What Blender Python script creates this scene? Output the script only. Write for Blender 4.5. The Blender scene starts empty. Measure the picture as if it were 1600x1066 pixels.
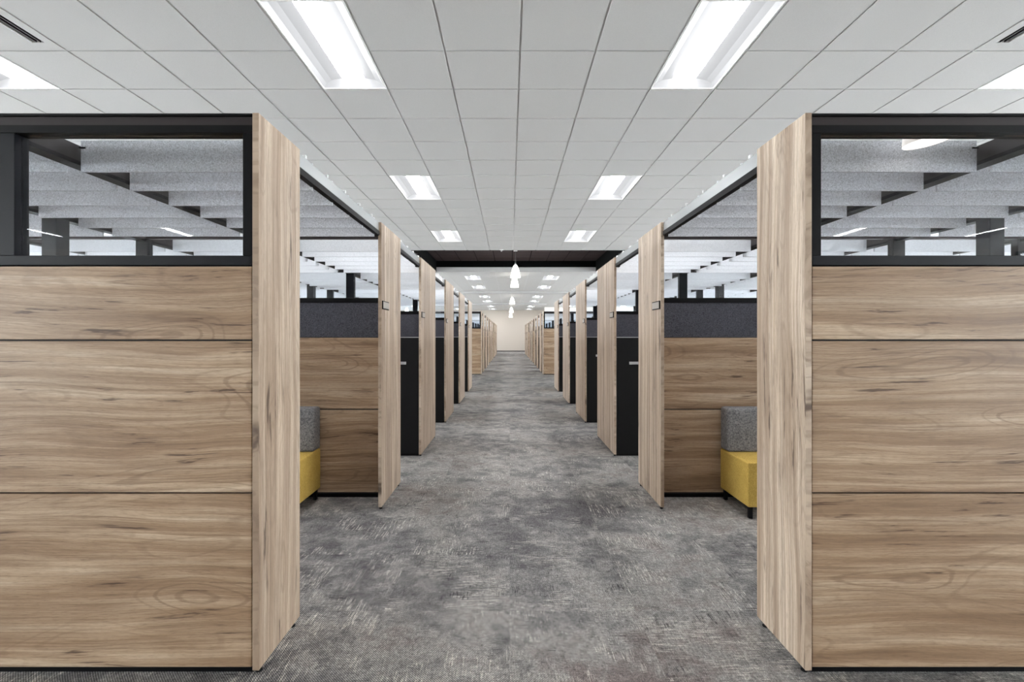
import bpy, bmesh, math, random
import numpy as np
from mathutils import Vector
random.seed(7)
D = bpy.data
SC = bpy.context.scene
COL = SC.collection

# ------------------------------------------------------------------ camera, world, exposure
EYE = 1.31
cam = D.objects.new('camera', D.cameras.new('camera'))
COL.objects.link(cam)
cam.location = (0, 0, EYE)
cam.rotation_euler = (math.pi / 2, 0, 0)
cam.data.sensor_width = 36
cam.data.lens = 762 * 36 / 1600
cam.data.shift_x = 3.5 / 1600
cam.data.shift_y = -7 / 1600
cam.data.clip_start = 0.05
SC.camera = cam
W = D.worlds.new('daylight')
SC.world = W
W.use_nodes = True
W.node_tree.nodes['Background'].inputs[0].default_value = (0.95, 0.98, 1.0, 1)
W.node_tree.nodes['Background'].inputs[1].default_value = 16.0
SC.view_settings.view_transform = 'Standard'
SC.view_settings.look = 'None'
SC.view_settings.gamma = 1
SC.view_settings.use_curve_mapping = False
SC.view_settings.exposure = 0.25
LENS_W = 56.0      # emission of the ceiling light lenses
PEND_W = 5.0
SC.cycles.max_bounces = 10
SC.cycles.diffuse_bounces = 6
SC.cycles.transparent_max_bounces = 32

# ------------------------------------------------------------------ materials
def s2l(c):
    return tuple(((v / 255) / 12.92 if v / 255 <= 0.04045 else ((v / 255 + 0.055) / 1.055) ** 2.4) for v in c) + (1,)

class NT:
    def __init__(s, name):
        s.m = D.materials.new(name); s.m.use_nodes = True
        s.t = s.m.node_tree; s.b = s.t.nodes['Principled BSDF']
    def n(s, typ, **kw):
        nd = s.t.nodes.new(typ)
        for k, v in kw.items(): setattr(nd, k, v)
        return nd
    def l(s, a, b): s.t.links.new(a, b)
    def setin(s, nd, i, v):
        if hasattr(v, 'is_output') or hasattr(v, 'links'): s.l(v, nd.inputs[i])
        else: nd.inputs[i].default_value = v
    def math(s, op, a, b=0.0, c=0.0):
        nd = s.n('ShaderNodeMath', operation=op)
        s.setin(nd, 0, a); s.setin(nd, 1, b); s.setin(nd, 2, c)
        return nd.outputs[0]
    def vmul(s, v, k):
        nd = s.n('ShaderNodeVectorMath', operation='MULTIPLY')
        s.l(v, nd.inputs[0]); nd.inputs[1].default_value = k
        return nd.outputs[0]
    def noise(s, vec, scale, detail=3, rough=0.5, dist=0.0):
        nd = s.n('ShaderNodeTexNoise')
        s.l(vec, nd.inputs['Vector']); nd.inputs['Scale'].default_value = scale
        nd.inputs['Detail'].default_value = detail; nd.inputs['Roughness'].default_value = rough
        nd.inputs['Distortion'].default_value = dist
        return nd.outputs['Fac']
    def ramp(s, fac, stops):
        nd = s.n('ShaderNodeValToRGB'); s.l(fac, nd.inputs[0])
        e = nd.color_ramp.elements
        while len(e) < len(stops): e.new(0.5)
        for el, (p, c) in zip(e, stops):
            el.position = p; el.color = c if len(c) == 4 else s2l(c)
        return nd.outputs[0]
    def step(s, v, lo, hi):
        nd = s.n('ShaderNodeMapRange', clamp=True, interpolation_type='SMOOTHSTEP')
        s.setin(nd, 0, v); nd.inputs[1].default_value = lo; nd.inputs[2].default_value = hi
        return nd.outputs[0]
    def mix(s, f, a, b, mode='MIX'):
        nd = s.n('ShaderNodeMix', data_type='RGBA', blend_type=mode)
        s.setin(nd, 0, f); s.setin(nd, 6, a); s.setin(nd, 7, b)
        return nd.outputs[2]
    def bump(s, h, strength, dist):
        nd = s.n('ShaderNodeBump'); nd.inputs['Strength'].default_value = strength
        nd.inputs['Distance'].default_value = dist
        s.l(h, nd.inputs['Height']); s.l(nd.outputs[0], s.b.inputs['Normal'])
    def pos(s, offset=True):
        tc = s.n('ShaderNodeTexCoord')
        if not offset: return tc.outputs['Object']
        oi = s.n('ShaderNodeObjectInfo')
        nd = s.n('ShaderNodeVectorMath', operation='MULTIPLY_ADD')
        s.l(oi.outputs['Random'], nd.inputs[0]); nd.inputs[1].default_value = (37.0, 53.0, 71.0)
        s.l(tc.outputs['Object'], nd.inputs[2])
        return nd.outputs[0]

def plain(name, rgb, rough=0.5, metal=0.0, spec=0.5, grain=0.0, gs=400):
    k = NT(name); k.b.inputs['Roughness'].default_value = rough
    k.b.inputs['Metallic'].default_value = metal
    k.b.inputs['Specular IOR Level'].default_value = spec
    c = s2l(rgb)
    p = k.pos()
    nz = k.noise(p, gs, 2)
    d = tuple(v * (1 - 0.5 * grain - 0.05) for v in c[:3]) + (1,); u = tuple(min(1, v * (1 + 0.5 * grain + 0.05)) for v in c[:3]) + (1,)
    k.l(k.ramp(nz, [(0.3, d), (0.7, u)]), k.b.inputs['Base Color'])
    return k.m

def emit(name, rgb, strength, base=None):
    k = NT(name)
    k.b.inputs['Base Color'].default_value = s2l(base or rgb)
    k.b.inputs['Emission Color'].default_value = s2l(rgb)
    k.b.inputs['Emission Strength'].default_value = strength
    k.b.inputs['Roughness'].default_value = 0.5
    return k.m

def wood(name, vertical=False, tone=1.0):
    k = NT(name)
    p = k.pos()
    # u = along the grain, v = across, w = thickness direction
    sep = k.n('ShaderNodeSeparateXYZ'); k.l(p, sep.inputs[0])
    cmb = k.n('ShaderNodeCombineXYZ')
    if vertical:
        k.l(sep.outputs[2], cmb.inputs[0]); k.l(sep.outputs[1], cmb.inputs[1]); k.l(sep.outputs[0], cmb.inputs[2])
    else:
        k.l(sep.outputs[0], cmb.inputs[0]); k.l(sep.outputs[2], cmb.inputs[1]); k.l(sep.outputs[1], cmb.inputs[2])
    v = cmb.outputs[0]
    # slow sideways drift of the grain
    drift = k.noise(k.vmul(v, (0.8, 1.6, 1)), 1.0, 2, 0.4)
    add = k.n('ShaderNodeCombineXYZ'); k.l(k.math('MULTIPLY_ADD', drift, 0.14, -0.07), add.inputs[1])
    vv = k.n('ShaderNodeVectorMath', operation='ADD'); k.l(v, vv.inputs[0]); k.l(add.outputs[0], vv.inputs[1])
    v2 = vv.outputs[0]
    V = vertical
    bands = k.noise(k.vmul(v2, (0.35 if V else 0.75, 26.0 if V else 15.0, 1)), 1.0, 4, 0.62)
    wide = k.noise(k.vmul(v2, (0.45 if V else 0.9, 9.0 if V else 5.0, 1)), 1.0, 2, 0.5)
    fine = k.noise(k.vmul(v2, (2.2, 150.0, 1)), 1.0, 3, 0.65)
    pores = k.noise(k.vmul(v2, (26.0, 520.0, 1)), 1.0, 2, 0.6)
    # closed cathedral rings: contour lines of a stretched noise, only in some places
    fld = k.noise(k.vmul(v, (1.3, 7.5 if V else 5.5, 1)), 1.0, 0.6, 0.4)
    ring = k.math('SINE', k.math('MULTIPLY_ADD', fld, 105.0, k.math('MULTIPLY', fine, 1.6)))
    where = k.step(fld, 0.54, 0.66) if not V else k.step(fld, 0.58, 0.72)
    where2 = k.step(fld, 0.46, 0.34)
    ringm = k.math('MULTIPLY', k.step(ring, 0.55, 1.0), k.math('ADD', where, k.math('MULTIPLY', where2, 0.5)))
    # mineral cracks
    ck = k.noise(k.vmul(v2, (2.6, 44.0, 1)), 1.0, 4, 0.68, 0.35)
    cm = k.noise(k.vmul(v2, (2.2, 8.0, 1)), 1.0, 1)
    crack = k.math('MULTIPLY', k.step(ck, 0.585, 0.65), k.step(cm, 0.52, 0.60))
    hal = k.math('MULTIPLY', k.step(ck, 0.46, 0.66), k.step(cm, 0.46, 0.66))
    lines = k.noise(k.vmul(v2, (0.7 if V else 1.1, 60.0 if V else 46.0, 1)), 1.0, 3, 0.6)
    T = tone
    def f3(c):
        c = s2l(c)[:3]
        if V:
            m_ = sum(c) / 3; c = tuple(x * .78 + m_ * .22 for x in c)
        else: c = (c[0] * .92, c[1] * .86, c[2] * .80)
        return tuple(min(.95, x * T) for x in c) + (1,)
    base = k.ramp(bands, [(0.30, f3((128, 104, 82))), (0.43, f3((160, 136, 112))), (0.56, f3((188, 167, 144))), (0.70, f3((206, 190, 170)))])
    base = k.mix(k.math('MULTIPLY', k.step(wide, 0.42, 0.64), 0.50), base, f3((142, 118, 95)))
    base = k.mix(k.math('MULTIPLY', k.step(wide, 0.46, 0.32), 0.30), base, f3((190, 172, 151)))
    base = k.mix(k.math('MULTIPLY', k.step(lines, 0.56, 0.68), 0.45), base, f3((118, 94, 73)))
    base = k.mix(k.math('MULTIPLY', ringm, 0.45), base, f3((112, 90, 71)))
    base = k.mix(k.math('MULTIPLY', k.step(fine, 0.42, 0.64), 0.42), base, f3((122, 99, 79)))
    base = k.mix(k.math('MULTIPLY', k.step(pores, 0.50, 0.64), 0.34), base, f3((104, 84, 66)))
    base = k.mix(k.math('MULTIPLY', hal, 0.50), base, f3((116, 91, 70)))
    base = k.mix(k.math('MULTIPLY', crack, 0.80), base, f3((72, 54, 42)))
    k.l(base, k.b.inputs['Base Color'])
    k.b.inputs['Roughness'].default_value = 0.48
    k.b.inputs['Specular IOR Level'].default_value = 0.35
    k.bump(k.math('ADD', fine, pores), 0.12, 0.0008)
    return k.m

def felt(name, lo, hi, sc=150, dark=None):
    k = NT(name); p = k.pos()
    a = k.noise(p, sc, 3, 0.65, 1.2); b = k.noise(p, sc * 0.18, 2); c = k.noise(p, sc * 0.55, 2, 0.5, 2.5)
    base = k.ramp(a, [(0.34, lo), (0.62, hi)])
    base = k.mix(k.math('MULTIPLY', k.step(c, 0.60, 0.68), 0.55), base, s2l(dark or lo))
    base = k.mix(k.math('MULTIPLY', b, 0.18), base, s2l(lo))
    k.l(base, k.b.inputs['Base Color']); k.b.inputs['Roughness'].default_value = 0.95
    k.b.inputs['Specular IOR Level'].default_value = 0.1
    k.bump(a, 0.3, 0.002)
    return k.m

def weave(name, lo, hi, sc=520, mott=0.3):
    k = NT(name); p = k.pos()
    a = k.noise(k.vmul(p, (1, 1, 0.18)), sc, 2, 0.6); b = k.noise(k.vmul(p, (0.18, 0.4, 1)), sc, 2, 0.6)
    c = k.noise(p, 9, 3)
    f = k.math('ADD', k.math('MULTIPLY', k.math('ADD', a, b), 0.5), k.math('MULTIPLY_ADD', c, mott, -mott / 2))
    k.l(k.ramp(f, [(0.38, lo), (0.60, hi)]), k.b.inputs['Base Color'])
    k.b.inputs['Roughness'].default_value = 0.9; k.b.inputs['Specular IOR Level'].default_value = 0.15
    k.bump(f, 0.35, 0.002)
    return k.m

def carpet():
    k = NT('patterned_carpet'); p = k.pos(False)
    T = 0.61
    sep = k.n('ShaderNodeSeparateXYZ'); k.l(p, sep.inputs[0])
    tx = k.math('FLOOR', k.math('DIVIDE', sep.outputs[0], T)); ty = k.math('FLOOR', k.math('DIVIDE', sep.outputs[1], T))
    cid = k.n('ShaderNodeCombineXYZ'); k.l(tx, cid.inputs[0]); k.l(ty, cid.inputs[1])
    wn = k.n('ShaderNodeTexWhiteNoise', noise_dimensions='3D'); k.l(cid.outputs[0], wn.inputs['Vector'])
    rnd = wn.outputs['Value']
    off = k.n('ShaderNodeVectorMath', operation='MULTIPLY_ADD')
    k.l(wn.outputs['Color'], off.inputs[0]); off.inputs[1].default_value = (9, 9, 9); k.l(p, off.inputs[2])
    q = off.outputs[0]
    sX = k.noise(k.vmul(q, (9, 150, 1)), 1.0, 4, 0.75); sY = k.noise(k.vmul(q, (150, 9, 1)), 1.0, 4, 0.75)
    fX = k.noise(k.vmul(q, (22, 330, 1)), 1.0, 2, 0.7); fY = k.noise(k.vmul(q, (330, 22, 1)), 1.0, 2, 0.7)
    turn = k.step(rnd, 0.45, 0.55)
    st = k.math('ADD', k.math('MULTIPLY', sX, k.math('SUBTRACT', 1.0, turn)), k.math('MULTIPLY', sY, turn))
    st2 = k.math('ADD', k.math('MULTIPLY', sY, k.math('SUBTRACT', 1.0, turn)), k.math('MULTIPLY', sX, turn))
    big = k.noise(q, 5.5, 5, 0.72, 0.2)
    big2 = k.noise(p, 0.9, 3, 0.55, 0.4)
    med = k.noise(q, 16, 5, 0.8, 0.4)
    loop = k.noise(p, 330, 2, 0.8)
    spk = k.noise(q, 95, 3, 0.85)
    # twill of loops
    wv = k.n('ShaderNodeTexWave', wave_type='BANDS', bands_direction='DIAGONAL'); k.l(p, wv.inputs['Vector'])
    wv.inputs['Scale'].default_value = 62; wv.inputs['Distortion'].default_value = 1.6; wv.inputs['Detail'].default_value = 1
    wv.inputs['Detail Scale'].default_value = 6
    base = k.ramp(k.math('ADD', k.math('MULTIPLY', big, 0.5), k.math('MULTIPLY', big2, 0.5)),
                  [(0.39, (90, 88, 89)), (0.47, (112, 110, 109)), (0.54, (136, 133, 130)), (0.64, (116, 108, 106))])
    light = k.math('MULTIPLY', k.step(st, 0.52, 0.60), k.step(k.noise(q, 4.2, 3, 0.6), 0.48, 0.58))
    base = k.mix(k.math('MULTIPLY', light, 0.62), base, s2l((196, 190, 181)))
    dk = k.math('MULTIPLY', k.step(st2, 0.50, 0.60), k.step(k.noise(q, 4.6, 5, 0.75), 0.53, 0.61))
    base = k.mix(k.math('MULTIPLY', dk, 0.80), base, s2l((48, 46, 49)))
    sp = k.math('MULTIPLY', k.step(med, 0.54, 0.64), k.step(spk, 0.46, 0.56))
    base = k.mix(k.math('MULTIPLY', sp, 0.65), base, s2l((54, 51, 54)))
    fib = k.math('MULTIPLY', k.math('ADD', fX, fY), 0.5)
    base = k.mix(1.0, base, k.ramp(fib, [(0.36, (0.6, 0.6, 0.6, 1)), (0.64, (1.4, 1.4, 1.4, 1))]), 'MULTIPLY')
    lp = k.math('ADD', k.math('MULTIPLY', wv.outputs['Fac'], 0.55), k.math('MULTIPLY', loop, 0.75))
    lv = k.ramp(lp, [(0.30, (0.42, 0.42, 0.42, 1)), (0.90, (1.6, 1.6, 1.6, 1))])
    base = k.mix(1.0, base, lv, 'MULTIPLY')
    base = k.mix(1.0, base, k.ramp(spk, [(0.32, (0.6, 0.6, 0.6, 1)), (0.68, (1.45, 1.45, 1.45, 1))]), 'MULTIPLY')
    k.l(base, k.b.inputs['Base Color'])
    k.b.inputs['Roughness'].default_value = 0.95; k.b.inputs['Specular IOR Level'].default_value = 0.1
    k.bump(lp, 0.5, 0.003)
    return k.m

def glass(name, tint, refl=1.0):
    k = NT(name); t = k.t
    out = [n for n in t.nodes if n.type == 'OUTPUT_MATERIAL'][0]
    tr = k.n('ShaderNodeBsdfTransparent'); tr.inputs[0].default_value = tint
    gl = k.n('ShaderNodeBsdfGlossy'); gl.inputs['Roughness'].default_value = 0.0; gl.inputs[0].default_value = (1, 1, 1, 1)
    lw = k.n('ShaderNodeLayerWeight'); lw.inputs[0].default_value = 0.5
    fr = k.n('ShaderNodeMath', operation='MULTIPLY_ADD')
    k.l(k.math('POWER', lw.outputs['Facing'], 4.0), fr.inputs[0]); fr.inputs[1].default_value = 0.7; fr.inputs[2].default_value = 0.012
    mx = k.n('ShaderNodeMixShader')
    k.l(k.math('MULTIPLY', fr.outputs[0], refl), mx.inputs[0]); k.l(tr.outputs[0], mx.inputs[1]); k.l(gl.outputs[0], mx.inputs[2])
    k.l(mx.outputs[0], out.inputs[0])
    return k.m

def frosted(name):
    k = NT(name); t = k.t
    out = [n for n in t.nodes if n.type == 'OUTPUT_MATERIAL'][0]
    tr = k.n('ShaderNodeBsdfTransparent'); tr.inputs[0].default_value = (0.9, 0.92, 0.93, 1)
    k.b.inputs['Base Color'].default_value = s2l((178, 179, 180)); k.b.inputs['Roughness'].default_value = 0.25
    mx = k.n('ShaderNodeMixShader'); mx.inputs[0].default_value = 0.70
    k.l(tr.outputs[0], mx.inputs[1]); k.l(k.b.outputs[0], mx.inputs[2]); k.l(mx.outputs[0], out.inputs[0])
    return k.m

def tile_mat():
    k = NT('mineral_ceiling_tile'); p = k.pos()
    a = k.noise(p, 260, 3, 0.7); b = k.noise(p, 3, 2)
    base = k.ramp(a, [(0.3, (193, 192, 190)), (0.7, (206, 205, 203))])
    k.l(base, k.b.inputs['Base Color']); k.b.inputs['Roughness'].default_value = 0.9
    k.b.inputs['Specular IOR Level'].default_value = 0.1
    k.bump(a, 0.25, 0.0015)
    return k.m

M_WOODH = wood('walnut_laminate_horizontal')
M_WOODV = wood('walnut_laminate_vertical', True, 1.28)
M_BOUNCE = plain('pale_bounce_laminate', (218, 216, 212), 0.5)
M_EDGE = plain('laminate_edge', (158, 134, 110), 0.5, grain=0.2, gs=90)
M_BLACK = plain('black_powder_coat', (12, 11, 13), 0.5, spec=0.12)
M_BRONZE = plain('dark_bronze_metal', (44, 38, 39), 0.40, spec=0.28)
M_NAVY = plain('satin_dark_metal', (20, 21, 25), 0.45, spec=0.14)
M_CORE = plain('black_core', (14, 14, 15), 0.7)
M_TOWER = plain('black_cabinet_paint', (11, 11, 12), 0.55, spec=0.25)
M_SILVER = plain('brushed_steel', (190, 190, 192), 0.35, 0.7)
M_PLATE = plain('plate_steel', (160, 152, 144), 0.35, 0.3)
M_FELT_DARK = felt('charcoal_felt', (44, 44, 50), (92, 92, 100))
M_FELT_GREY = felt('heather_grey_felt', (172, 173, 178), (232, 233, 238), dark=(122, 122, 128))
M_FELT_HAZE = felt('haze_lightened_felt', (216, 218, 221), (242, 243, 246), dark=(196, 198, 203))  # lighter copy of the felt, with the haze of the glass in its colour
M_SEAT = weave('mustard_weave', (150, 120, 56), (203, 172, 92), mott=0.10)
M_BACK = weave('grey_tweed', (66, 66, 70), (150, 148, 148), 300, 0.08)
M_CARPET = carpet()
M_TILE = tile_mat()
M_TEE = plain('white_tee', (188, 188, 187), 0.3)
M_DTILE = plain('dark_tile', (62, 52, 52), 0.9, grain=0.2, spec=0.1)
M_DTEE = plain('black_tee', (8, 8, 8), 0.9, spec=0.05)
M_DPAINT = plain('black_paint', (9, 9, 9), 0.9, spec=0.05)
M_FASC = plain('grey_fascia', (168, 166, 164), 0.6)
M_WALL = plain('warm_white_paint', (222, 216, 208), 0.7)
M_ENDW = plain('beige_paint', (176, 167, 157), 0.8)
M_BASE = plain('dark_baseboard', (48, 42, 42), 0.6)
M_GLASS = glass('clear_glass', (0.97, 0.98, 0.99, 1))
M_WGLASS = glass('window_glass', (0.95, 0.97, 0.98, 1), 0.7)
M_FROST = frosted('frosted_acrylic')
M_CLEARP = plain('clear_plastic', (225, 225, 225), 0.3)
M_LENS = emit('light_lens', (252, 253, 255), LENS_W)
M_GLOWREFL = emit('reflector_painted_glow', (250, 252, 255), 0.42, (74, 74, 75))  # emission and dark base paint in the glow the reflectors catch from the lens
M_WHITE = plain('white_enamel', (235, 235, 233), 0.4)
M_SHADE = emit('opal_glass_shade', (255, 250, 240), PEND_W)
M_MIRLAMP = emit('mirrored_lamp_shade', (255, 246, 238), 0.35, (240, 236, 232))
M_MIRLAMPIN = emit('mirrored_lamp_opening', (255, 250, 246), 2.2)
M_STEEL = plain('cable_steel', (150, 150, 150), 0.4, 0.6)
M_VENT = plain('vent_black', (40, 38, 42), 0.6)

# ------------------------------------------------------------------ geometry helpers
_cache = {}
def boxmesh(dx, dy, dz, mat, bev=0.0):
    key = (round(dx, 4), round(dy, 4), round(dz, 4), mat.name, bev)
    if key in _cache: return _cache[key]
    bm = bmesh.new()
    bmesh.ops.create_cube(bm, size=1.0)
    bmesh.ops.scale(bm, vec=(dx, dy, dz), verts=bm.verts)
    if bev:
        bmesh.ops.bevel(bm, geom=list(bm.edges), offset=bev, segments=1 if bev < 0.01 else 4, affect='EDGES', profile=0.5)
    me = D.meshes.new('box'); bm.to_mesh(me); bm.free(); me.materials.append(mat)
    if bev >= 0.01:
        for pl in me.polygons: pl.use_smooth = True
    _cache[key] = me
    return me

def put(name, me, loc, parent=None):
    o = D.objects.new(name, me); COL.objects.link(o)
    if parent is not None:
        o.parent = parent
        loc = Vector(loc) - wloc(parent)
    o.location = loc
    return o

def wloc(o):
    v = Vector((0, 0, 0))
    while o is not None:
        v += o.location; o = o.parent
    return v

def box(name, x, y, z, mat, parent=None, bev=0.0):
    x0, x1 = min(x), max(x); y0, y1 = min(y), max(y); z0, z1 = min(z), max(z)
    me = boxmesh(x1 - x0, y1 - y0, z1 - z0, mat, bev)
    me.name = name if me.name.startswith('box') else me.name
    return put(name, me, ((x0 + x1) / 2, (y0 + y1) / 2, (z0 + z1) / 2), parent)

def boxes_mesh(name, bl, mat):
    """many boxes joined: bl is a list of (x0,x1,y0,y1,z0,z1)"""
    a = np.array(bl, float)
    n = len(a)
    idx = np.array([[0, 2, 4], [1, 2, 4], [1, 3, 4], [0, 3, 4], [0, 2, 5], [1, 2, 5], [1, 3, 5], [0, 3, 5]])
    v = a[:, idx].reshape(-1, 3)
    f = np.array([[0, 3, 2, 1], [4, 5, 6, 7], [0, 1, 5, 4], [1, 2, 6, 5], [2, 3, 7, 6], [3, 0, 4, 7]])
    fs = (f[None] + 8 * np.arange(n)[:, None, None]).reshape(-1, 4)
    me = D.meshes.new(name); me.from_pydata(v.tolist(), [], fs.tolist()); me.materials.append(mat)
    return me

def lathe(name, prof, mat, seg=24, cap=False):
    bm = bmesh.new(); rings = []
    for r, z in prof:
        rings.append([bm.verts.new((r * math.cos(2 * math.pi * i / seg), r * math.sin(2 * math.pi * i / seg), z)) for i in range(seg)])
    for a, b in zip(rings, rings[1:]):
        for i in range(seg):
            bm.faces.new((a[i], a[(i + 1) % seg], b[(i + 1) % seg], b[i]))
    if cap:
        bm.faces.new(rings[0][::-1]); bm.faces.new(rings[-1])
    bmesh.ops.recalc_face_normals(bm, faces=bm.faces)
    me = D.meshes.new(name); bm.to_mesh(me); bm.free(); me.materials.append(mat)
    for pl in me.polygons: pl.use_smooth = len(pl.vertices) == 4
    return me

def tag(o, label=None, cat=None, group=None, kind=None):
    if label: o['label'] = label
    if cat: o['category'] = cat
    if group: o['group'] = group
    if kind: o['kind'] = kind
    return o

def thing(name, loc, label, cat, group=None):
    o = D.objects.new(name, None); COL.objects.link(o); o.location = loc; o.empty_display_size = 0.1
    return tag(o, label, cat, group)

ORD = ['zeroth', 'first', 'second', 'third', 'fourth', 'fifth', 'sixth', 'seventh', 'eighth', 'ninth', 'tenth',
       'eleventh', 'twelfth', 'thirteenth', 'fourteenth', 'fifteenth', 'sixteenth']
SIDE = {-1: 'left', 1: 'right'}
def X(s, a): return -a if s < 0 else a + 0.175     # a = distance outwards, mirrored about the aisle centre

FLOOR = -0.018
CEIL = EYE + 2.31
RMAX = CEIL + 0.38
XL, XR, YB, YE = -13.0, 13.0, -9.0, 43.0
GX, GY, G = 0.084, 0.286, 0.61
R0, R1 = GY + G * 21, GY + G * 28          # raised dark ceiling bay
RXL, RXR = -2.61, 3.06

# ------------------------------------------------------------------ shell
fl = box('floor', (XL - 0.3, XR + 0.3), (YB - 0.3, YE + 0.3), (FLOOR - 0.1, FLOOR), M_CARPET)
tag(fl, kind='structure')
ceil = box('ceiling', (XL - 0.3, XR + 0.3), (YB - 0.3, YE + 0.3), (RMAX + 0.06, RMAX + 0.12), M_DPAINT)
tag(ceil, kind='structure')

lights = []          # (col, row) tile indices (i, j): x from GX+i*G, y from GY+j*G, two tiles long
cols = [-18, -13, -8, -3, 2, 7, 12, 17]
rows = [-13, 5, 11, 17, 30, 36, 45, 51, 60, 66]
taken = {}
for ci, i in enumerate(cols):
    for j in rows:
        if j == 66 and abs(i) > 9: continue
        if j == -13 and i in (-8, -3): continue
        if i in (-18, 17) and j > 20 and j % 2: continue
        lights.append((i, j)); taken[(i, j)] = 1; taken[(i, j + 1)] = 1
vents = [(-7, 5), (6, 5)]
lightcell = set(taken); lightstart = set(lights)
for v in vents: taken[v] = 1
i0, i1 = int(math.floor((XL - GX) / G)), int(math.ceil((XR - GX) / G))
j0, j1 = int(math.floor((YB - GY) / G)), int(math.ceil((YE - GY) / G))
tiles = []
for i in range(i0, i1):
    for j in range(j0, j1):
        if (i, j) in taken: continue
        xa, xb = GX + i * G, GX + (i + 1) * G; ya, yb = GY + j * G, GY + (j + 1) * G
        if ya > R0 - 0.1 and yb < R1 + 0.1:
            if xa >= RXL and xb <= RXR: continue
            if xa < RXL < xb: xb = RXL
            if xa < RXR < xb: xa = RXR
        xa, xb, ya, yb = max(xa, XL), min(xb, XR), max(ya, YB), min(yb, YE)
        if xb - xa < 0.05 or yb - ya < 0.05: continue
        xc, yc = (xa + xb) / 2, (ya + yb) / 2
        # how large it shows: visible part above the clerestory walls only
        seen = (yc > 3.0) and (yc < R0) and abs(xc - 0.09) < 1.08 * yc and abs(xc - .09) < max(2.6, min(7.0, 1.05 * 2.31 / 1.1 * 3.1))
        tiles.append(((yc ** 2 + 0.35 * xc * xc) if seen else 1e6 + yc, xa, xb, ya, yb))
tiles.sort()
g = 0.009
near = tiles[:298]; far = tiles[298:]
for _, xa, xb, ya, yb in near:
    box('ceiling_tile', (xa + g, xb - g), (ya + g, yb - g), (CEIL, CEIL + 0.02), M_TILE, ceil, 0.002)
me = boxes_mesh('ceiling_tiles_far', [(xa + g, xb - g, ya + g, yb - g, CEIL, CEIL + 0.02) for _, xa, xb, ya, yb in far], M_TILE)
o = put('ceiling_tile_field', me, (0, 0, 0), ceil); tag(o, kind='stuff')
tees = []
for i in range(i0, i1 + 1):
    x = GX + i * G
    if RXL < x < RXR:
        tees += [(x - .014, x + .014, YB, R0, CEIL + .0085, CEIL + .030), (x - .014, x + .014, R1, YE, CEIL + .0085, CEIL + .030)]
    else:
        tees.append((x - .014, x + .014, YB, YE, CEIL + .0085, CEIL + .030))
for j in range(j0, j1 + 1):
    y = GY + j * G
    if R0 + .05 < y < R1 - .05:
        tees += [(XL, RXL, y - .012, y + .012, CEIL + .0087, CEIL + .029), (RXR, XR, y - .012, y + .012, CEIL + .0087, CEIL + .029)]
    else:
        run = XL
        for i in range(i0, i1 + 1):
            if (i, j) in lightcell and (i, j - 1) in lightcell and (i, j) not in lightstart:
                tees.append((run, GX + i * G, y - .012, y + .012, CEIL + .0087, CEIL + .029)); run = GX + (i + 1) * G
        tees.append((run, XR, y - .012, y + .012, CEIL + .0087, CEIL + .029))
o = put('ceiling_grid', boxes_mesh('ceiling_grid', tees, M_TEE), (0, 0, 0), ceil); tag(o, kind='stuff')

# raised dark bay with its upstands
bay = box('trim_1', (RXL - .03, RXR + .03), (R0 - .0, R1), (RMAX + .02, RMAX + .04), M_DTEE); tag(bay, kind='structure')
for i in range(-5, 6):
    for j in range(21, 28):
        xa, xb = max(GX + i * G, RXL), min(GX + (i + 1) * G, RXR)
        if xb - xa < .05: continue
        box('dark_ceiling_tile', (xa + .012, xb - .012), (GY + j * G + .012, GY + (j + 1) * G - .012), (RMAX, RMAX + .02), M_DTILE, bay)
up = box('trim_2', (RXL - .02, RXR + .02), (R1 - .01, R1 + .04), (CEIL + .155, RMAX + .02), M_DPAINT); tag(up, kind='structure')
box('fascia_band', (RXL - .02, RXR + .02), (R1 - .02, R1 + .04), (CEIL - .004, CEIL + .155), M_FASC, up)
tag(box('trim_3', (RXL - .02, RXR + .02), (R0 - .04, R0), (CEIL, RMAX + .02), M_DPAINT), kind='structure')
tag(box('trim_4', (RXL - .04, RXL), (R0 - .04, R1 + .04), (CEIL, RMAX + .02), M_DPAINT), kind='structure')
tag(box('trim_5', (RXR, RXR + .04), (R0 - .04, R1 + .04), (CEIL, RMAX + .02), M_DPAINT), kind='structure')
# shallow soffit beams across the ceiling further back
tag(box('trim_6', (-3.6, 3.9), (24.86, 25.2), (CEIL - .11, CEIL + .01), M_FASC), kind='structure')
tag(box('trim_7', (-3.8, 2.55), (33.9, 34.3), (CEIL - .10, CEIL + .01), M_FASC), kind='structure')

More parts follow.
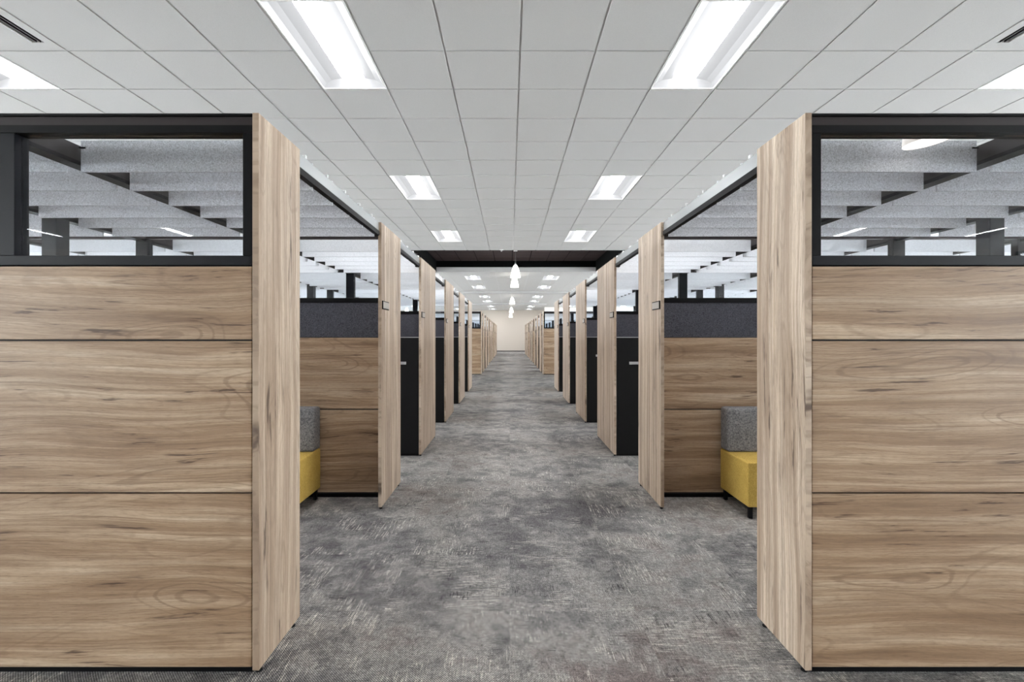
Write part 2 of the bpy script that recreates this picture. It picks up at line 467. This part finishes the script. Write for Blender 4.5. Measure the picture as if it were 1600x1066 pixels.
# walls
tag(box('wall_end', (XL - .3, XR + .3), (YE, YE + .2), (FLOOR, RMAX + .1), M_ENDW), kind='structure')
tag(box('wall_back', (XL - .3, XR + .3), (YB - .2, YB), (FLOOR, RMAX + .1), M_WALL), kind='structure')
tag(box('wall_return', (2.75, XR), (38.5, 38.7), (FLOOR, CEIL), M_WALL), kind='structure')
tag(box('baseboard_end', (XL, 2.75), (YE - .03, YE), (FLOOR, FLOOR + .085), M_BASE), kind='structure')
wn = 0
for s, x0, x1 in ((-1, XL - .2, XL), (1, XR, XR + .2)):  # window openings enlarged to bring more daylight into the workstations
    w = box('wall_' + SIDE[s], (x0, x1), (YB, YE), (FLOOR, 0.25), M_WALL); tag(w, kind='structure')
    box('wall_head', (x0, x1), (YB, YE), (3.5, RMAX + .1), M_WALL, w)
    y = YB
    while y < YE - 1:
        box('pier', (x0, x1), (y, y + .3), (0.25, 3.5), M_WALL, w)
        y += 3.5
    y = YB + .3
    while y < YE - 1:
        wn += 1
        ye = min(y + 3.2, YE)
        xm = (x0 + x1) / 2
        f = box('window_%d' % wn, (xm - .04, xm + .04), (y, ye), (.25, .31), M_BLACK); tag(f, kind='structure')
        box('window_frame', (xm - .04, xm + .04), (y, ye), (3.44, 3.5), M_BLACK, f)
        for yy in (y, (y + ye) / 2 - .025, ye - .05):
            box('mullion', (xm - .04, xm + .04), (yy, yy + .05), (.31, 3.44), M_BLACK, f)
        box('pane', (xm - .005, xm + .005), (y, ye), (.31, 3.44), M_WGLASS, f)
        y += 3.5

# ------------------------------------------------------------------ ceiling lights
def light_meshes():
    w, l = G - .02, 2 * G - .02
    hw, hl = w / 2, l / 2
    out = {}
    # frame rim
    rim = [(-hw, -hw + .012, -hl, hl, -.002, .02), (hw - .012, hw, -hl, hl, -.002, .02),
           (-hw, hw, -hl, -hl + .012, -.002, .02), (-hw, hw, hl - .012, hl, -.002, .02),
           (-hw, hw, -hl, hl, .085, .095)]
    out['frame'] = boxes_mesh('light_frame', rim, M_WHITE)
    bm = bmesh.new()
    c = .105
    # curved side reflectors and end plates
    def strip(pts, y0, y1):
        for (xa, za), (xb, zb) in zip(pts, pts[1:]):
            v = [bm.verts.new(p) for p in ((xa, y0, za), (xb, y0, zb), (xb, y1, zb), (xa, y1, za))]
            bm.faces.new(v)
    for s in (-1, 1):
        pts = [(s * (hw - .012), .004), (s * (hw - .04), .035), (s * (hw - .09), .058), (s * (c + .02), .07), (s * c, .072)]
        strip(pts, -hl + .012, hl - .012)
    for s in (-1, 1):
        v = [bm.verts.new(p) for p in ((-hw + .012, s * (hl - .012), .0), (hw - .012, s * (hl - .012), .0), (hw - .05, s * (hl - .05), .072), (-hw + .05, s * (hl - .05), .072))]
        bm.faces.new(v)
    me = D.meshes.new('reflector_painted_glow'); bm.to_mesh(me); bm.free(); me.materials.append(M_GLOWREFL); out['reflector'] = me
    bm = bmesh.new()
    n = 8; prev = None
    for k in range(n + 1):
        t = -1 + 2 * k / n
        x = t * (c - .005); z = .070 - .028 * (1 - t * t)
        a = bm.verts.new((x, -hl + .05, z)); b = bm.verts.new((x, hl - .05, z))
        if prev: bm.faces.new((prev[0], prev[1], b, a))
        prev = (a, b)
    me = D.meshes.new('light_lens'); bm.to_mesh(me); bm.free(); me.materials.append(M_LENS)
    for p in me.polygons: p.use_smooth = True
    out['lens'] = me
    return out
LM = light_meshes()
for i, j in lights:
    ci = cols.index(i); rj = rows.index(j) + 1
    front = {0: 'just behind', 1: 'above'}.get(rj)
    cname = ORD[(4 - ci)] + ' column left of aisle centre' if ci <= 3 else ORD[ci - 3] + ' column right of aisle centre'
    if rj <= 1: lab = 'recessed ceiling light %s the viewpoint, %s' % (front, cname)
    else: lab = '%s recessed ceiling light going back, %s' % (ORD[rj - 1], cname)
    t = thing('ceiling_light', (GX + (i + .5) * G, GY + (j + 1) * G, CEIL + .0), lab, 'ceiling light', 'recessed lights in the tiled ceiling')
    for nme in ('frame', 'reflector', 'lens'): put(nme, LM[nme], t.location, t)

# slot diffusers
for q, (i, j) in enumerate(vents):
    xa, ya = GX + i * G, GY + j * G
    t = thing('air_vent', (xa + G / 2, ya + G / 2, CEIL), 'dark slot air vent in the ceiling at the upper %s corner' % ('left', 'right')[q], 'air vent', 'slot vents in the ceiling')
    sx = xa + G - .18 if q == 0 else xa + .08
    box('vent_panel', (xa + g, sx), (ya + g, ya + G - g), (CEIL, CEIL + .02), M_TILE, t)
    box('vent_panel', (sx + .10, xa + G - g), (ya + g, ya + G - g), (CEIL, CEIL + .02), M_TILE, t)
    box('vent_panel', (sx, sx + .1), (ya + G - .11, ya + G - g), (CEIL, CEIL + .02), M_TILE, t)
    box('slot', (sx, sx + .10), (ya + g, ya + G - .11), (CEIL + .03, CEIL + .04), M_VENT, t)
    for b in (0, 1): box('vane', (sx + .03 + .034 * b, sx + .036 + .034 * b), (ya + g, ya + G - .11), (CEIL + .004, CEIL + .03), M_BRONZE, t)

# ------------------------------------------------------------------ partitions
WX = 5.2     # how far the cross walls run outwards
BEAMS = [2.005, 3.035, 4.065, 5.095]
Z_TOP = 2.187
def cross_wall(s, y, front, lab, wx=WX, group=None):
    """wall across the workstation row; its front face at y"""
    t = thing('front_partition' if front else 'cross_partition', (X(s, (1.012 + wx) / 2), y + .03, FLOOR), lab, 'partition', group)
    a0, a1 = 1.012, wx
    T = 0.06
    top = 1.588 if front else 1.305
    box('core', (X(s, a0), X(s, a1)), (y + .018, y + T - .014), (FLOOR + .012, top), M_CORE, t)
    box('base_rail', (X(s, a0 + .005), X(s, a1)), (y + .012, y + T - .01), (FLOOR, FLOOR + .028), M_BLACK, t)
    if front: lv = [(.008, .690), (.6965, 1.292), (1.2985, 1.586)]
    else: lv = [(.026, .7045), (.7135, 1.300)]
    for z0, z1 in lv:
        box('wood_panel', (X(s, a0 + .004), X(s, a1)), (y, y + .018), (z0, z1), M_WOODH, t, 0.0015)
    for z0, z1 in lv:
        box('rear_bounce_panel', (X(s, a0 + .004), X(s, a1)), (y + T - .014, y + T), (z0, z1), M_BOUNCE, t)  # pale unseen backing added to bounce light into the workstations
    if front:
        fb = 1.590
        box('bottom_rail', (X(s, a0 + .003), X(s, a1)), (y - .002, y + T), (fb, 1.629), M_NAVY, t, 0.002)
        box('top_rail', (X(s, a0), X(s, a1)), (y - .002, y + T), (2.112, 2.142), M_BLACK, t)
        box('rail_face', (X(s, a0), X(s, a1)), (y + .006, y + T), (2.142, 2.178), M_BRONZE, t)
        box('rail_cap', (X(s, a0), X(s, a1)), (y - .004, y + T), (2.178, Z_TOP), M_BLACK, t)
        zt, zb = 2.112, 1.629
        posts = [(a0, a0 + .040)] + [(b - .055, b + .05) for b in BEAMS if b + .05 < a1]
    else:
        box('felt_screen', (X(s, a0), X(s, a1)), (y + .004, y + T - .004), (1.305, 1.588), M_FELT_DARK, t, 0.002)
        box('felt_cap', (X(s, a0), X(s, a1)), (y, y + T), (1.588, 1.629), M_BLACK, t, 0.002)
        box('top_rail', (X(s, a0), X(s, a1)), (y + .01, y + T - .01), (2.118, 2.136), M_BRONZE, t)
        zt, zb = 2.118, 1.629
        posts = [(b - .05, b + .05) for b in BEAMS if b + .05 < a1]
    for p0, p1 in posts:
        box('post', (X(s, p0), X(s, p1)), (y + .0, y + T), (zb, zt), M_BLACK if p0 < 1.1 else M_NAVY, t, 0.002)
    edges = [a0] + [v for p in posts for v in p] + [a1]
    if front: edges = edges[2:] if len(edges) > 2 else edges
    else: edges = edges
    pr = list(zip(edges[0::2], edges[1::2])) if not front else list(zip(edges[1 - 1::2], edges[1::2]))
    if front:
        ed = [posts[0][1]] + [v for p in posts[1:] for v in p] + [a1]
        pr = list(zip(ed[0::2], ed[1::2]))
    for e0, e1 in pr:
        if e1 - e0 > .05:
            box('glass_pane', (X(s, e0), X(s, e1)), (y + .026, y + .034), (zb, zt), M_GLASS, t)
    return t

def fin(s, y0, y1, lab, plate=True, group='wooden fin panels lining the aisle'):
    xin, xout = .983, 1.0085
    t = thing('fin_panel', (X(s, .996), (y0 + y1) / 2, FLOOR), lab, 'panel', group)
    box('panel', (X(s, xin), X(s, xout)), (y0, y1), (0.0, 2.187), M_WOODV, t, 0.0015)
    for yy in (y0 + .03, y1 - .05):
        put('glide_foot', FOOT, (X(s, .996), yy, FLOOR), t)
    if plate:
        xo = X(s, .983); d = .004 if s < 0 else -.004
        p = box('name_plate', (xo, xo + 2 * d), (y0 + .015, y0 + .205), (1.522, 1.586), M_BLACK, t)
        box('plate_insert', (xo + 1.6 * d, xo + 2.4 * d), (y0 + .022, y0 + .198), (1.529, 1.579), M_PLATE, p)
    return t
FOOT = lathe('glide', [(.0125, 0), (.0125, .006), (.007, .009), (.007, .019)], M_BLACK, 12, True)

def header(s, y0, y1, lab, group='overhead door rails along the aisle'):
    t = thing('door_header', (X(s, 1.02), (y0 + y1) / 2, 2.085), lab, 'rail', group)
    box('rail', (X(s, .998), X(s, 1.03)), (y0, y1), (2.085, 2.118), M_BLACK, t)
    box('acrylic_fascia', (X(s, 1.004), X(s, 1.010)), (y0, y1), (2.118, 2.186), M_FROST, t)
    box('end_block', (X(s, 1.009), X(s, 1.05)), (y1, y1 + .05), (2.085, 2.187), M_BLACK, t)
    y = y0 + .1
    while y < y1 - .03:
        box('fascia_clip', (X(s, 1.0), X(s, 1.014)), (y, y + .018), (2.184, 2.200), M_CLEARP, t)
        y += .288
    return t

def tower(s, y0, y1, lab):
    a0, a1 = 1.014, 1.62
    t = thing('storage_tower', (X(s, 1.3), (y0 + y1) / 2, FLOOR), lab, 'cabinet', 'black storage towers beside the aisle')
    box('body', (X(s, a0), X(s, a1)), (y0 + .02, y1), (FLOOR, 1.297), M_TOWER, t)
    d = box('door', (X(s, a0 + .003), X(s, a1 - .003)), (y0, y0 + .02), (FLOOR + .03, 1.294), M_TOWER, t, 0.0015)
    box('handle', (X(s, 1.150), X(s, 1.36)), (y0 - .02, y0), (1.000, 1.030), M_SILVER, d, 0.002)
    box('top_trim', (X(s, a0), X(s, a1)), (y0, y1), (1.297, 1.304), M_SILVER, t)
    return t

ROWNAME = {-1: 'left row', 1: 'right row'}
CW = {k: 1.92 + 2.1 * k for k in range(6)}
for s in (-1, 1):
    sd = SIDE[s]
    cross_wall(s, CW[0], True, 'large wood front partition with framed glass clerestory at the near %s' % sd)
    fin(s, 1.910, 2.285, 'nearest full height wood fin panel on the %s, at the picture front' % sd, False)
    for k in range(1, 6):
        what = 'wood and charcoal felt cross partition behind the yellow bench, %s side' % sd if k == 1 else 'wood and charcoal felt cross partition behind the %s storage tower, %s side' % (ORD[k - 1], sd)
        cross_wall(s, CW[k], False, what, group='cross partitions in the %s' % ROWNAME[s])
        y0 = 3.737 if k == 1 else 5.41 + 2.1 * (k - 2)
        y1 = 4.39 if k == 1 else y0 + 1.04
        if k == 5: y1 = 12.68
        fin(s, y0, y1, 'tall wood fin with name plate, %s from the front on the %s' % (ORD[k + 1], sd))
        if k >= 2: tower(s, y0 + .003, CW[k] - .002, 'black storage tower, %s from the front beside the %s of the aisle' % (ORD[k - 1], sd))
        prev = 2.285 if k == 1 else (4.39 if k == 2 else 5.41 + 2.1 * (k - 3) + 1.04)
        header(s, prev, y0, 'black and frosted door header over the %s opening on the %s' % (ORD[k], sd))

# further blocks of workstations
BL = [(17.0, [18.05, 20.15, 22.25]), (24.6, [26.0, 28.1]), (30.8, [32.0, 34.1, 36.2])]
for s in (-1, 1):
    sd = SIDE[s]
    for b, (yw, fy) in enumerate(BL):
        bn = ORD[b + 2]
        cross_wall(s, yw, True, 'distant wood front partition with framed glass, start of %s block on the %s' % (bn, sd), 3.2)
        fin(s, yw - .01, yw + .37, 'narrow wood fin beside the front partition of %s block, %s side' % (bn, sd), False)
        prev = yw + .37
        for q, y0 in enumerate(fy):
            cross_wall(s, y0 + .7, False, 'distant cross partition behind tower %s of %s block, %s side' % (ORD[q + 1], bn, sd), 3.2,
                       'cross partitions far down the %s' % ROWNAME[s])
            fin(s, y0, y0 + 1.04, 'distant wood fin, %s past the partition of %s block, %s side' % (ORD[q + 1], bn, sd))
            tower(s, y0 + .003, y0 + .698, 'distant black storage tower, %s in %s block on the %s' % (ORD[q + 1], bn, sd))
            header(s, prev, y0, 'distant door header over %s opening of %s block, %s side' % (ORD[q + 1], bn, sd))
            prev = y0 + 1.04

# ------------------------------------------------------------------ beams, posts, baffles
BAYS = [(1.025, 1.970), (2.042, 3.0), (3.072, 4.03), (4.102, 5.06)]
CLIP = {}
for s in (-1, 1):
    sd = SIDE[s]
    for q, b in enumerate(BEAMS):
        for blk, (ya, yb) in enumerate([(1.98, 12.42), (17.06, 22.95)]):
            if blk and q > 1: continue
            t = thing('roof_beam', (X(s, b), (ya + yb) / 2, 2.096), 'dark metal beam running back over the %s, %s out from the aisle%s' % (ROWNAME[s], ORD[q + 1], ' in second block' if blk else ''),
                      'beam', 'dark beams carrying the felt baffles')
            box('beam_web', (X(s, b - .028), X(s, b + .028)), (ya, yb), (2.114, 2.187), M_BRONZE, t)
            box('beam_flange', (X(s, b - .033), X(s, b + .033)), (ya, yb), (2.096, 2.114), M_BLACK, t)
    # mid-bay posts on the second beam
    for k in range(5):
        y = 3.26 + 2.1 * k
        t = thing('steel_post', (X(s, 3.035), y, FLOOR), 'dark steel post under the second beam, %s workstation of the %s' % (ORD[k + 1], ROWNAME[s]), 'post', 'steel posts under the beams')
        box('shaft', (X(s, 2.985), X(s, 3.085)), (y - .05, y + .05), (FLOOR + .01, 2.096), M_NAVY, t, 0.004)
        box('base_plate', (X(s, 2.965), X(s, 3.105)), (y - .07, y + .07), (FLOOR, FLOOR + .01), M_BLACK, t)
    for k in range(5):
        for j in range(6):
            y = CW[k] + .32 + .288 * j
            for q, (b0, b1) in enumerate(BAYS):
                m = M_FELT_GREY if k == 0 else M_FELT_HAZE
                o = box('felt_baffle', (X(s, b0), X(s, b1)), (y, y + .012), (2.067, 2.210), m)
                tag(o, '%s felt baffle, %s back in %s %s workstation, %s bay from aisle' % ('heather grey' if k == 0 else 'haze-lightened grey', ORD[j + 1], ORD[k + 1], sd, ORD[q + 1]),
                    'baffle', 'felt baffles hung over the workstations')
                if k < 3:
                    box('hanger_clip', (X(s, b1 - .022), X(s, b1 + .010)), (y - .003, y), (2.1725, 2.180), M_BLACK, o)
                    if q: box('hanger_clip', (X(s, b0 - .010), X(s, b0 + .022)), (y - .003, y), (2.1725, 2.180), M_BLACK, o)
bl = []
for s in (-1, 1):
    for y0, n in ((17.3, 20), (24.9, 14), (31.1, 22)):
        for j in range(n):
            y = y0 + .288 * j
            for b0, b1 in [(1.06, 1.97)] + BAYS[1:3]:
                xa, xb = sorted((X(s, b0), X(s, b1)))
                bl.append((xa, xb, y, y + .012, 2.067, 2.21))
o = put('distant_felt_baffles', boxes_mesh('distant_baffles', bl, M_FELT_HAZE), (0, 0, 0))
tag(o, 'haze-lightened felt baffles massed over the distant workstation blocks', 'baffles', kind='stuff')

# ------------------------------------------------------------------ benches
def bench(s):
    sd = SIDE[s]
    a0, a1 = 1.552, 2.46
    t = thing('upholstered_bench', (X(s, (a0 + a1) / 2), 3.77, FLOOR), 'mustard yellow bench with grey back in the %s workstation opening' % sd, 'bench', 'yellow benches against the cross partitions')
    box('seat', (X(s, a0), X(s, a1)), (3.535, 4.005), (.068, .395), M_SEAT, t, 0.014)
    me = back_mesh(a1 - a0)
    o = put('backrest', me, (X(s, (a0 + a1) / 2), 3.93, .567), t)
    for ax in (a0 + .03, a1 - .03):
        for yy in (3.565, 3.97):
            box('leg', (X(s, ax - .013), X(s, ax + .013)), (yy - .015, yy + .015), (FLOOR, .07), M_BLACK, t, 0.002)
    return t
def back_mesh(w):
    bm = bmesh.new()
    bmesh.ops.create_cube(bm, size=1.0)
    bmesh.ops.scale(bm, vec=(w, .15, .345), verts=bm.verts)
    for v in bm.verts:
        if v.co.z > 0 and v.co.y < 0: v.co.y += .03
    bmesh.ops.bevel(bm, geom=list(bm.edges), offset=.022, segments=4, affect='EDGES', profile=0.5)
    me = D.meshes.new('backrest'); bm.to_mesh(me); bm.free(); me.materials.append(M_BACK)
    for p in me.polygons: p.use_smooth = True
    return me
for s in (-1, 1): bench(s)

# ------------------------------------------------------------------ pendants
SHD = lathe('pendant_shade', [(.020, .40), (.045, .385), (.075, .33), (.105, .25), (.130, .15), (.146, .06), (.150, 0), (.145, 0), (.125, .15), (.07, .32), (.0, .37)], M_SHADE, 28)
CAPM = lathe('pendant_cap', [(.0, .46), (.018, .455), (.030, .42), (.034, .395), (.0, .39)], M_SILVER, 16)
def pendant(x, y, zb, ztop, lab):
    t = thing('pendant_lamp', (x, y, zb), lab, 'pendant lamp', 'bell shaped white pendants')
    put('shade', SHD, (x, y, zb), t); put('cap', CAPM, (x, y, zb), t)
    for dx in (-.012, .012):
        box('cable', (x + dx - .003, x + dx + .003), (y - .003, y + .003), (zb + .45, ztop), M_STEEL, t)
    box('canopy', (x - .06, x + .06), (y - .06, y + .06), (ztop - .025, ztop), M_WHITE, t, 0.004)
for x, y, dz, zt, lab in ((.178, 15.2, 1.835, RMAX, 'nearest white bell pendant, hanging from the dark ceiling bay'),
                          (.180, 18.1, 1.83, CEIL, 'second white bell pendant down the aisle, just below the first'),
                          (.14, 27.6, 1.83, CEIL, 'third white bell pendant down the aisle'),
                          (.12, 36.0, 1.76, CEIL, 'fourth white bell pendant down the aisle'),
                          (.08, 40.8, 1.60, CEIL, 'farthest white bell pendant before the end wall')):
    pendant(x, y, EYE + dz, zt, lab)
for x, y, dz, lab in ((-7.6, 36.0, 1.75, 'white pendant far behind the left workstations'),
                      (6.5, 28.0, 1.62, 'white pendant far behind the right workstations')):
    pendant(x, y, EYE + dz, CEIL, lab)

# added shade standing in for a pendant reflected in the right clerestory
t = thing('mirrored_lamp', (1.782, 2.085, 2.140), 'white shade added for a pendant reflection at the top of the right clerestory glass', 'lamp')
m1 = lathe('mirrored_shade', [(.083, 0), (.076, .06), (.071, .080), (.0, .084), ], M_MIRLAMP, 36)
m2 = lathe('mirrored_opening', [(.081, .004), (.0, .0045)], M_MIRLAMPIN, 36)
o1 = put('shade', m1, t.location, t); o2 = put('diffuser', m2, t.location, t)
for o in (o1, o2): o.rotation_euler = (0, math.radians(-6), 0)
box('bracket', (1.776, 1.788), (1.98, 2.09), (2.160, 2.170), M_WHITE, t)  # added holder for the stand-in shade

# sprinkler at the edge of the dark bay
t = thing('sprinkler_head', (-.22, R0 - .12, CEIL), 'small white sprinkler head in the ceiling before the dark bay', 'sprinkler')
put('escutcheon', lathe('escutcheon', [(.0, -.012), (.05, -.010), (.055, 0), (.0, 0)], M_WHITE, 18), t.location, t)
put('nozzle', lathe('nozzle', [(.0, -.045), (.022, -.044), (.022, -.040), (.008, -.036), (.008, -.01)], M_SILVER, 12), t.location, t)
